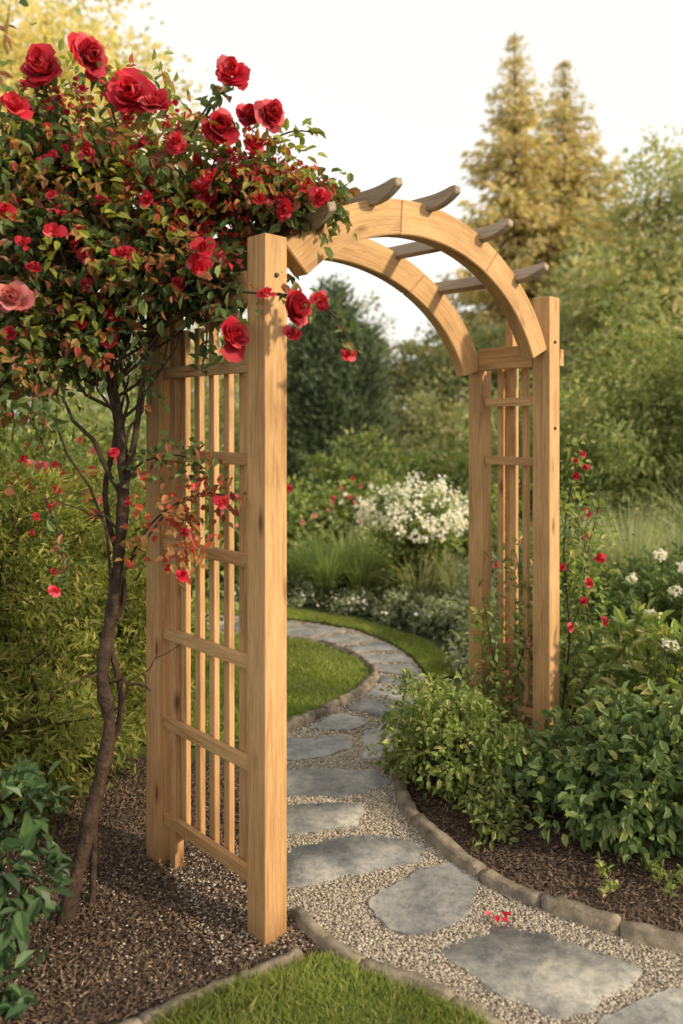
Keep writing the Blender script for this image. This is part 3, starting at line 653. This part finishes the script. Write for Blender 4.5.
for pts, ln, w, mat, nm, n in (([(-.12, 6.7), (.18, 6.6), (.33, 6.9), (-.3, 7.0), (.05, 7.1)], .70, .018, M_strap, 'daylily_clump', 330), ([(2.1, 5.6), (2.5, 5.8), (2.3, 6.2), (2.9, 6.0), (1.8, 6.1)], 1.1, .010, M_feather, 'ornamental_grass', 450),
                               ([(.62, 6.3), (.9, 6.25), (.78, 6.6)], .55, .012, M_feather, 'ornamental_grass', 320), ([(1.42, 4.9), (1.3, 5.2)], .55, .012, M_strap, 'ornamental_grass', 280)):
    mb = MB()
    for (x, y) in pts: clump(mb, (x, y, 0), n, ln * (.85 + .3 * R.random()), w, .3, 0)
    mb.build(nm, [mat])
def wfl(mb):
    u = rv(190); u[:, 2] = np.abs(u[:, 2]) * 1.15 - .3; u = nz(u); C = np.array((.60, 6.35, .76)) + u * (.42, .34, .30) * (lump(u, 1., .2) * (.82 + .25 * R.random(190)))[:, None]
    P = np.repeat(C, 10, 0) + R.normal(size=(1900, 3)) * .022
    leaves(mb, P, rv(1900), np.repeat(u, 10, 0) + rv(1900) * .6, .034, .028, 2, True)
shrub('white_rhododendron', [((.60, 6.4, .72), (.38, .32, .29), 230), ((.6, 6.4, .40), (.25, .22, .3), 60)], .05, .024, M_shrub, per=14, clr=.06, extra=wfl, nst=30)
shrub('low_groundcover_shrub', [((.78, 5.75, .10), (.30, .3, .16), 150), ((.52, 6.05, .10), (.26, .2, .13), 100), ((.95, 5.3, .14), (.22, .3, .2), 120), ((.15, 6.35, .07), (.25, .15, .11), 70), ((.9, 4.85, .1), (.2, .2, .16), 70), ((-.5, 6.7, .08), (.5, .12, .12), 120), ((1.15, 5.7, .25), (.3, .3, .3), 120)], .04, .018, M_greyg, simple=True, per=20, clr=.06)
def whitebits(mb):
    for (cx, cy, cz, sx, n) in ((.15, 6.2, .13, .2, 60), (-.5, 6.55, .14, .4, 60), (.8, 5.6, .2, .2, 30)):
        P = np.array((cx, cy, cz)) + R.normal(size=(n, 3)) * [sx, .08, .025]; leaves(mb, P, rv(n), rv(n) + [0, -.5, 1], .03, .026, 2, True)
shrub('flowering_groundcover', [((-.5, 6.62, .06), (.45, .1, .08), 60)], .03, .014, M_greyg, simple=True, per=18, extra=whitebits)
def redbits(mb):
    for (cx, cy, cz, n, mi) in ((.15, 7.6, .9, 8, 4), (2.15, 7.2, .55, 20, 4), (1.55, 5.5, .5, 6, 4), (.0, 7.5, .75, 10, 5), (-1.0, 7.2, .7, 22, 5), (-1.9, 7.1, .9, 24, 4), (.35, 7.7, .8, 16, 2)):
        for i in range(n): rose(mb, np.array((cx, cy, cz)) + R.normal(size=3) * [.3, .12, .12], (0, -1, .4), .020, mi, 3)
shrub('mixed_border_shrub', [((-.25, 8.0, .45), (.55, .4, .5), 240), ((.35, 8.3, .5), (.5, .4, .5), 200), ((-.9, 7.8, .5), (.6, .5, .6), 240), ((-2.1, 7.8, .8), (.9, .6, .9), 300), ((-3.4, 7.2, .9), (.9, .6, 1.0), 280)], .08, .038, M_shrub, simple=True, per=18, clr=.11, extra=redbits, lumpy=.32)
shrub('mixed_border_shrub', [((1.15, 9.2, .65), (.75, .5, .6), 280), ((.2, 10.0, .7), (.7, .5, .6), 220), ((2.0, 8.4, .5), (.6, .5, .55), 200), ((1.3, 7.4, .4), (.4, .4, .45), 150)], .09, .045, M_shrub, simple=True, per=18, clr=.13, lumpy=.32)
shrub('tall_leafy_shrub', [((3.25, 8.2, 1.35), (1.0, .9, 1.15), 520), ((4.4, 8.4, 1.3), (1.1, .9, 1.3), 400), ((2.35, 9.4, .9), (.7, .6, .9), 260), ((3.2, 7.7, .55), (.9, .5, .55), 220)], .10, .030, M_leafy, simple=True, per=28, clr=.19, lumpy=.36, droop=.7)
shrub('border_shrub', [((1.75, 6.6, .35), (.35, .4, .4), 150), ((2.6, 6.8, .35), (.6, .4, .4), 200), ((2.6, 4.9, .4), (.45, .5, .5), 180), ((1.5, 5.8, .3), (.22, .3, .4), 110)], .06, .026, M_shrub2, simple=True, per=20, clr=.09)

# ---------------------------------------------------------------- trees
def conifer(name, x, y, h, rb, mat, whorls, per, z0=.3, sag=.2, power=.8, tl=.3, dens=9, wid=.35):
    mb = MB(); tube(mb, [(x, y, 0), (x + .02 * h * .1, y, h * .5), (x, y, h)], [h * .016, h * .010, .01], 0, 8)
    ph = R.random() * 6
    for i in range(whorls):
        t = (i + R.random() * .6) / whorls; z = z0 + (h - z0) * t; rr = rb * (1 - t) ** power * (.82 + .2 * math.sin(i * .9 + ph) + .2 * R.random()) + .03
        tls = tl * min(1, .35 + 1.6 * (1 - t))
        for k in range(per):
            a = 2 * PI * (k / per + R.random() * .25 + i * .37); r2 = rr * (.65 + .5 * R.random())
            d = np.array([math.cos(a), math.sin(a), 0]); nseg = max(2, int(r2 / .17)); tt = np.linspace(.15, 1, nseg)
            P = np.array([x, y, z]) + d * (tt * r2)[:, None] + np.array([0, 0, 1]) * (-sag * r2 * 1.7 * tt + sag * r2 * 1.5 * tt ** 3)[:, None]
            if r2 > .35: tube(mb, P, np.linspace(.02, .006, nseg), 0, 3)
            Q = np.repeat(P, dens, 0); n = len(Q); sgn = np.sign(R.normal(size=n)); side = np.array([-d[1], d[0], 0])
            sp = (r2 * .14 * (1.3 - np.repeat(tt, dens)))[:, None]
            Q = Q + side * R.normal(size=(n, 1)) * sp + R.normal(size=(n, 3)) * [.05, .05, .05]
            leaves(mb, Q, d * .8 + side * (sgn * .5)[:, None] + rv(n) * .55 + [0, 0, -.55], rv(n), tls * (.5 + .7 * R.random(n)), tls * wid, 1, True)
    return mb.build(name, [M_bark2, mat])
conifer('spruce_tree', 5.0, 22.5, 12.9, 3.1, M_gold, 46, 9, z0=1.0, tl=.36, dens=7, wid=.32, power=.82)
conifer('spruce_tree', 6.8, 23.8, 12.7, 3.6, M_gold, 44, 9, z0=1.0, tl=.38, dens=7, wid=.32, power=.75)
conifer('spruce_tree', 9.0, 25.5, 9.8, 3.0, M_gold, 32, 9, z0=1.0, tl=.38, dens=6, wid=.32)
mb = MB(); tube(mb, [(-.12, 12.5, 0), (-.12, 12.5, 3.4)], [.12, .02], 0, 8)
for (dx, h, r) in ((0, 3.68, .56), (.5, 3.0, .5), (-.5, 2.95, .48), (.22, 3.25, .55), (-.25, 3.35, .5), (-.05, 2.6, .9)):
    for k in range(60):
        t = k / 60; z = .1 + h * t; rr = r * (1 - t ** 1.9) ** .9 * (1 + .12 * math.sin(k * .8 + dx * 9)) + .04
        n = 56; a = R.random(n) * 2 * PI; rad = rr * (.45 + .65 * R.random(n)); d = np.c_[np.cos(a), np.sin(a), np.zeros(n)]
        P = np.array([-.12 + dx, 12.5, z]) + d * rad[:, None] + R.normal(size=(n, 3)) * .08
        leaves(mb, P, d * .9 + [0, 0, .7] + rv(n) * .6, d + rv(n) * .5, .15 * (.6 + .7 * R.random(n)), .045, 1, True)
mb.build('juniper_tree', [M_bark2, M_con])

def tree(name, x, y, h, r, mat, ncl, per, Ln, Wd, th=.35, clr=.3, nb=26, lobes=6, inner=.3):
    mb = MB(); tr = spline([(x, y, 0), (x + .1, y, h * .3), (x - .08, y, h * .55), (x + .05, y, h * .9)], 12)
    tube(mb, tr, np.linspace(h * .022, .02, 12), 0, 8, .05)
    for k in range(lobes):
        a = 2 * PI * k / lobes + R.random(); q = .5 * r
        c = (x + math.cos(a) * q * (1 if k else 0), y + math.sin(a) * q, h * (th + (1 - th) * (.2 + .6 * R.random())))
        C = crown(mb, c, (r * .58, r * .58, h * (1 - th) * .26), ncl, per, clr, Ln, Wd, 1, True, inner=inner, lumpy=.38)
        for q_ in C[:nb // lobes + 2]: branch(mb, tr[R.integers(4, 10)], q_, h * .006, .006, 0, .06)
    C = crown(mb, (x, y, h * .86), (r * .45, r * .45, h * .14), ncl // 2, per, clr, Ln, Wd, 1, True, inner=inner, lumpy=.38)
    return mb.build(name, [M_bark2, mat])
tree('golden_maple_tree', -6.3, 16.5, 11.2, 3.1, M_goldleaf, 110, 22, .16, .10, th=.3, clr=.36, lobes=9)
tree('deciduous_tree', 6.1, 15.0, 7.0, 1.7, M_far2, 100, 22, .17, .085, th=.1, clr=.33, lobes=9)
tree('deciduous_tree', 8.6, 16.0, 8.4, 2.2, M_far2, 90, 22, .16, .085, th=.2, clr=.34, lobes=8)
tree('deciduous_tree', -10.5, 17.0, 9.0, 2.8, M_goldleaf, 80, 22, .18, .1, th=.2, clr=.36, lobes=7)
mb = MB()
for i in range(44):
    x = -19 + 38 * (i + R.random() * .7) / 44; y = 17.5 + 3.5 * R.random() + (2 if i % 2 else 0); h = 3.6 + .9 * R.random() + (1.6 if x > 5 or x < -5 else 0)
    tube(mb, [(x, y, 0), (x, y, h * .7)], [.12, .04], 0, 6)
    mi = 1 if R.random() < .4 else 2
    for (fz, fr) in ((.30, 1.15), (.58, 1.0), (.82, .65)):
        crown(mb, (x + .2 * R.normal(), y, h * fz), (fr * 1.2, fr, h * .23), 50, 20, .27, .17, .09, mi, True, inner=.5, lumpy=.36)
mb.build('distant_trees', [M_bark2, M_far, M_far2])
mb = MB()
for i in range(20):
    x = -11 + 22 * (i + R.random() * .7) / 20; y = 12.5 + 2.0 * R.random(); h = 1.9 + .9 * R.random()
    if abs(x + .1) < 1.0: y += 1.5
    crown(mb, (x, y, h * .48), (.95, .7, h * .52), 130, 18, .18, .12, .06, 0 if R.random() < .6 else 1, True, inner=.5, lumpy=.32)
mb.build('hedgerow', [M_far, M_far2])

mb = MB(); P = np.array([(.47, 2.385, .036), (.50, 2.40, .037), (.485, 2.37, .036), (.52, 2.38, .036), (.46, 2.40, .036)])
leaves(mb, P, rv(len(P)) * [1, 1, .1], np.tile([0, 0, 1.], (len(P), 1)) + rv(len(P)) * .3, .026, .022, 0)
mb.build('fallen_petals', [M_red])

# ---------------------------------------------------------------- light, sky, camera
sv = Vector((.86, -.46, .44)).normalized()
elev = math.asin(sv.z); az = math.atan2(sv.x, sv.y)
w = bpy.data.worlds.new('World'); scene.world = w; w.use_nodes = True; nt = w.node_tree; nt.nodes.clear()
sky = nt.nodes.new('ShaderNodeTexSky'); sky.sky_type = 'NISHITA'; sky.sun_disc = False; sky.sun_elevation = elev; sky.sun_rotation = az
sky.air_density = 1.0; sky.dust_density = 3.0; sky.altitude = 100
mx = mixc(nt, 'MIX', .84, sky.outputs[0], (12.6, 12.1, 11.3))
bg = nt.nodes.new('ShaderNodeBackground'); bg.inputs[1].default_value = .10; nt.links.new(mx, bg.inputs[0])
o = nt.nodes.new('ShaderNodeOutputWorld'); nt.links.new(bg.outputs[0], o.inputs[0])
ld = bpy.data.lights.new('sun', 'SUN'); ld.energy = 4.2; ld.angle = math.radians(4); ld.color = (1, .82, .56)
lo = bpy.data.objects.new('sun', ld); COL.objects.link(lo); lo.rotation_euler = (-sv).to_track_quat('-Z', 'Y').to_euler(); lo.location = (3, -5, 6)

cam = bpy.data.cameras.new('camera'); co = bpy.data.objects.new('camera', cam); COL.objects.link(co)
co.location = (0, 0, 1.535); co.rotation_euler = (math.radians(90), 0, 0)
cam.sensor_fit = 'VERTICAL'; cam.sensor_height = 36; cam.lens = 780 / 1024 * 36; cam.shift_y = -.085
cam.clip_start = .05; cam.clip_end = 600
cam.dof.use_dof = True; cam.dof.focus_distance = 2.8; cam.dof.aperture_fstop = 1.6
scene.camera = co
scene.view_settings.view_transform = 'Standard'; scene.view_settings.look = 'None'; scene.view_settings.exposure = 0
print('verts', sum(len(o.data.vertices) for o in bpy.data.objects if o.type == 'MESH'))
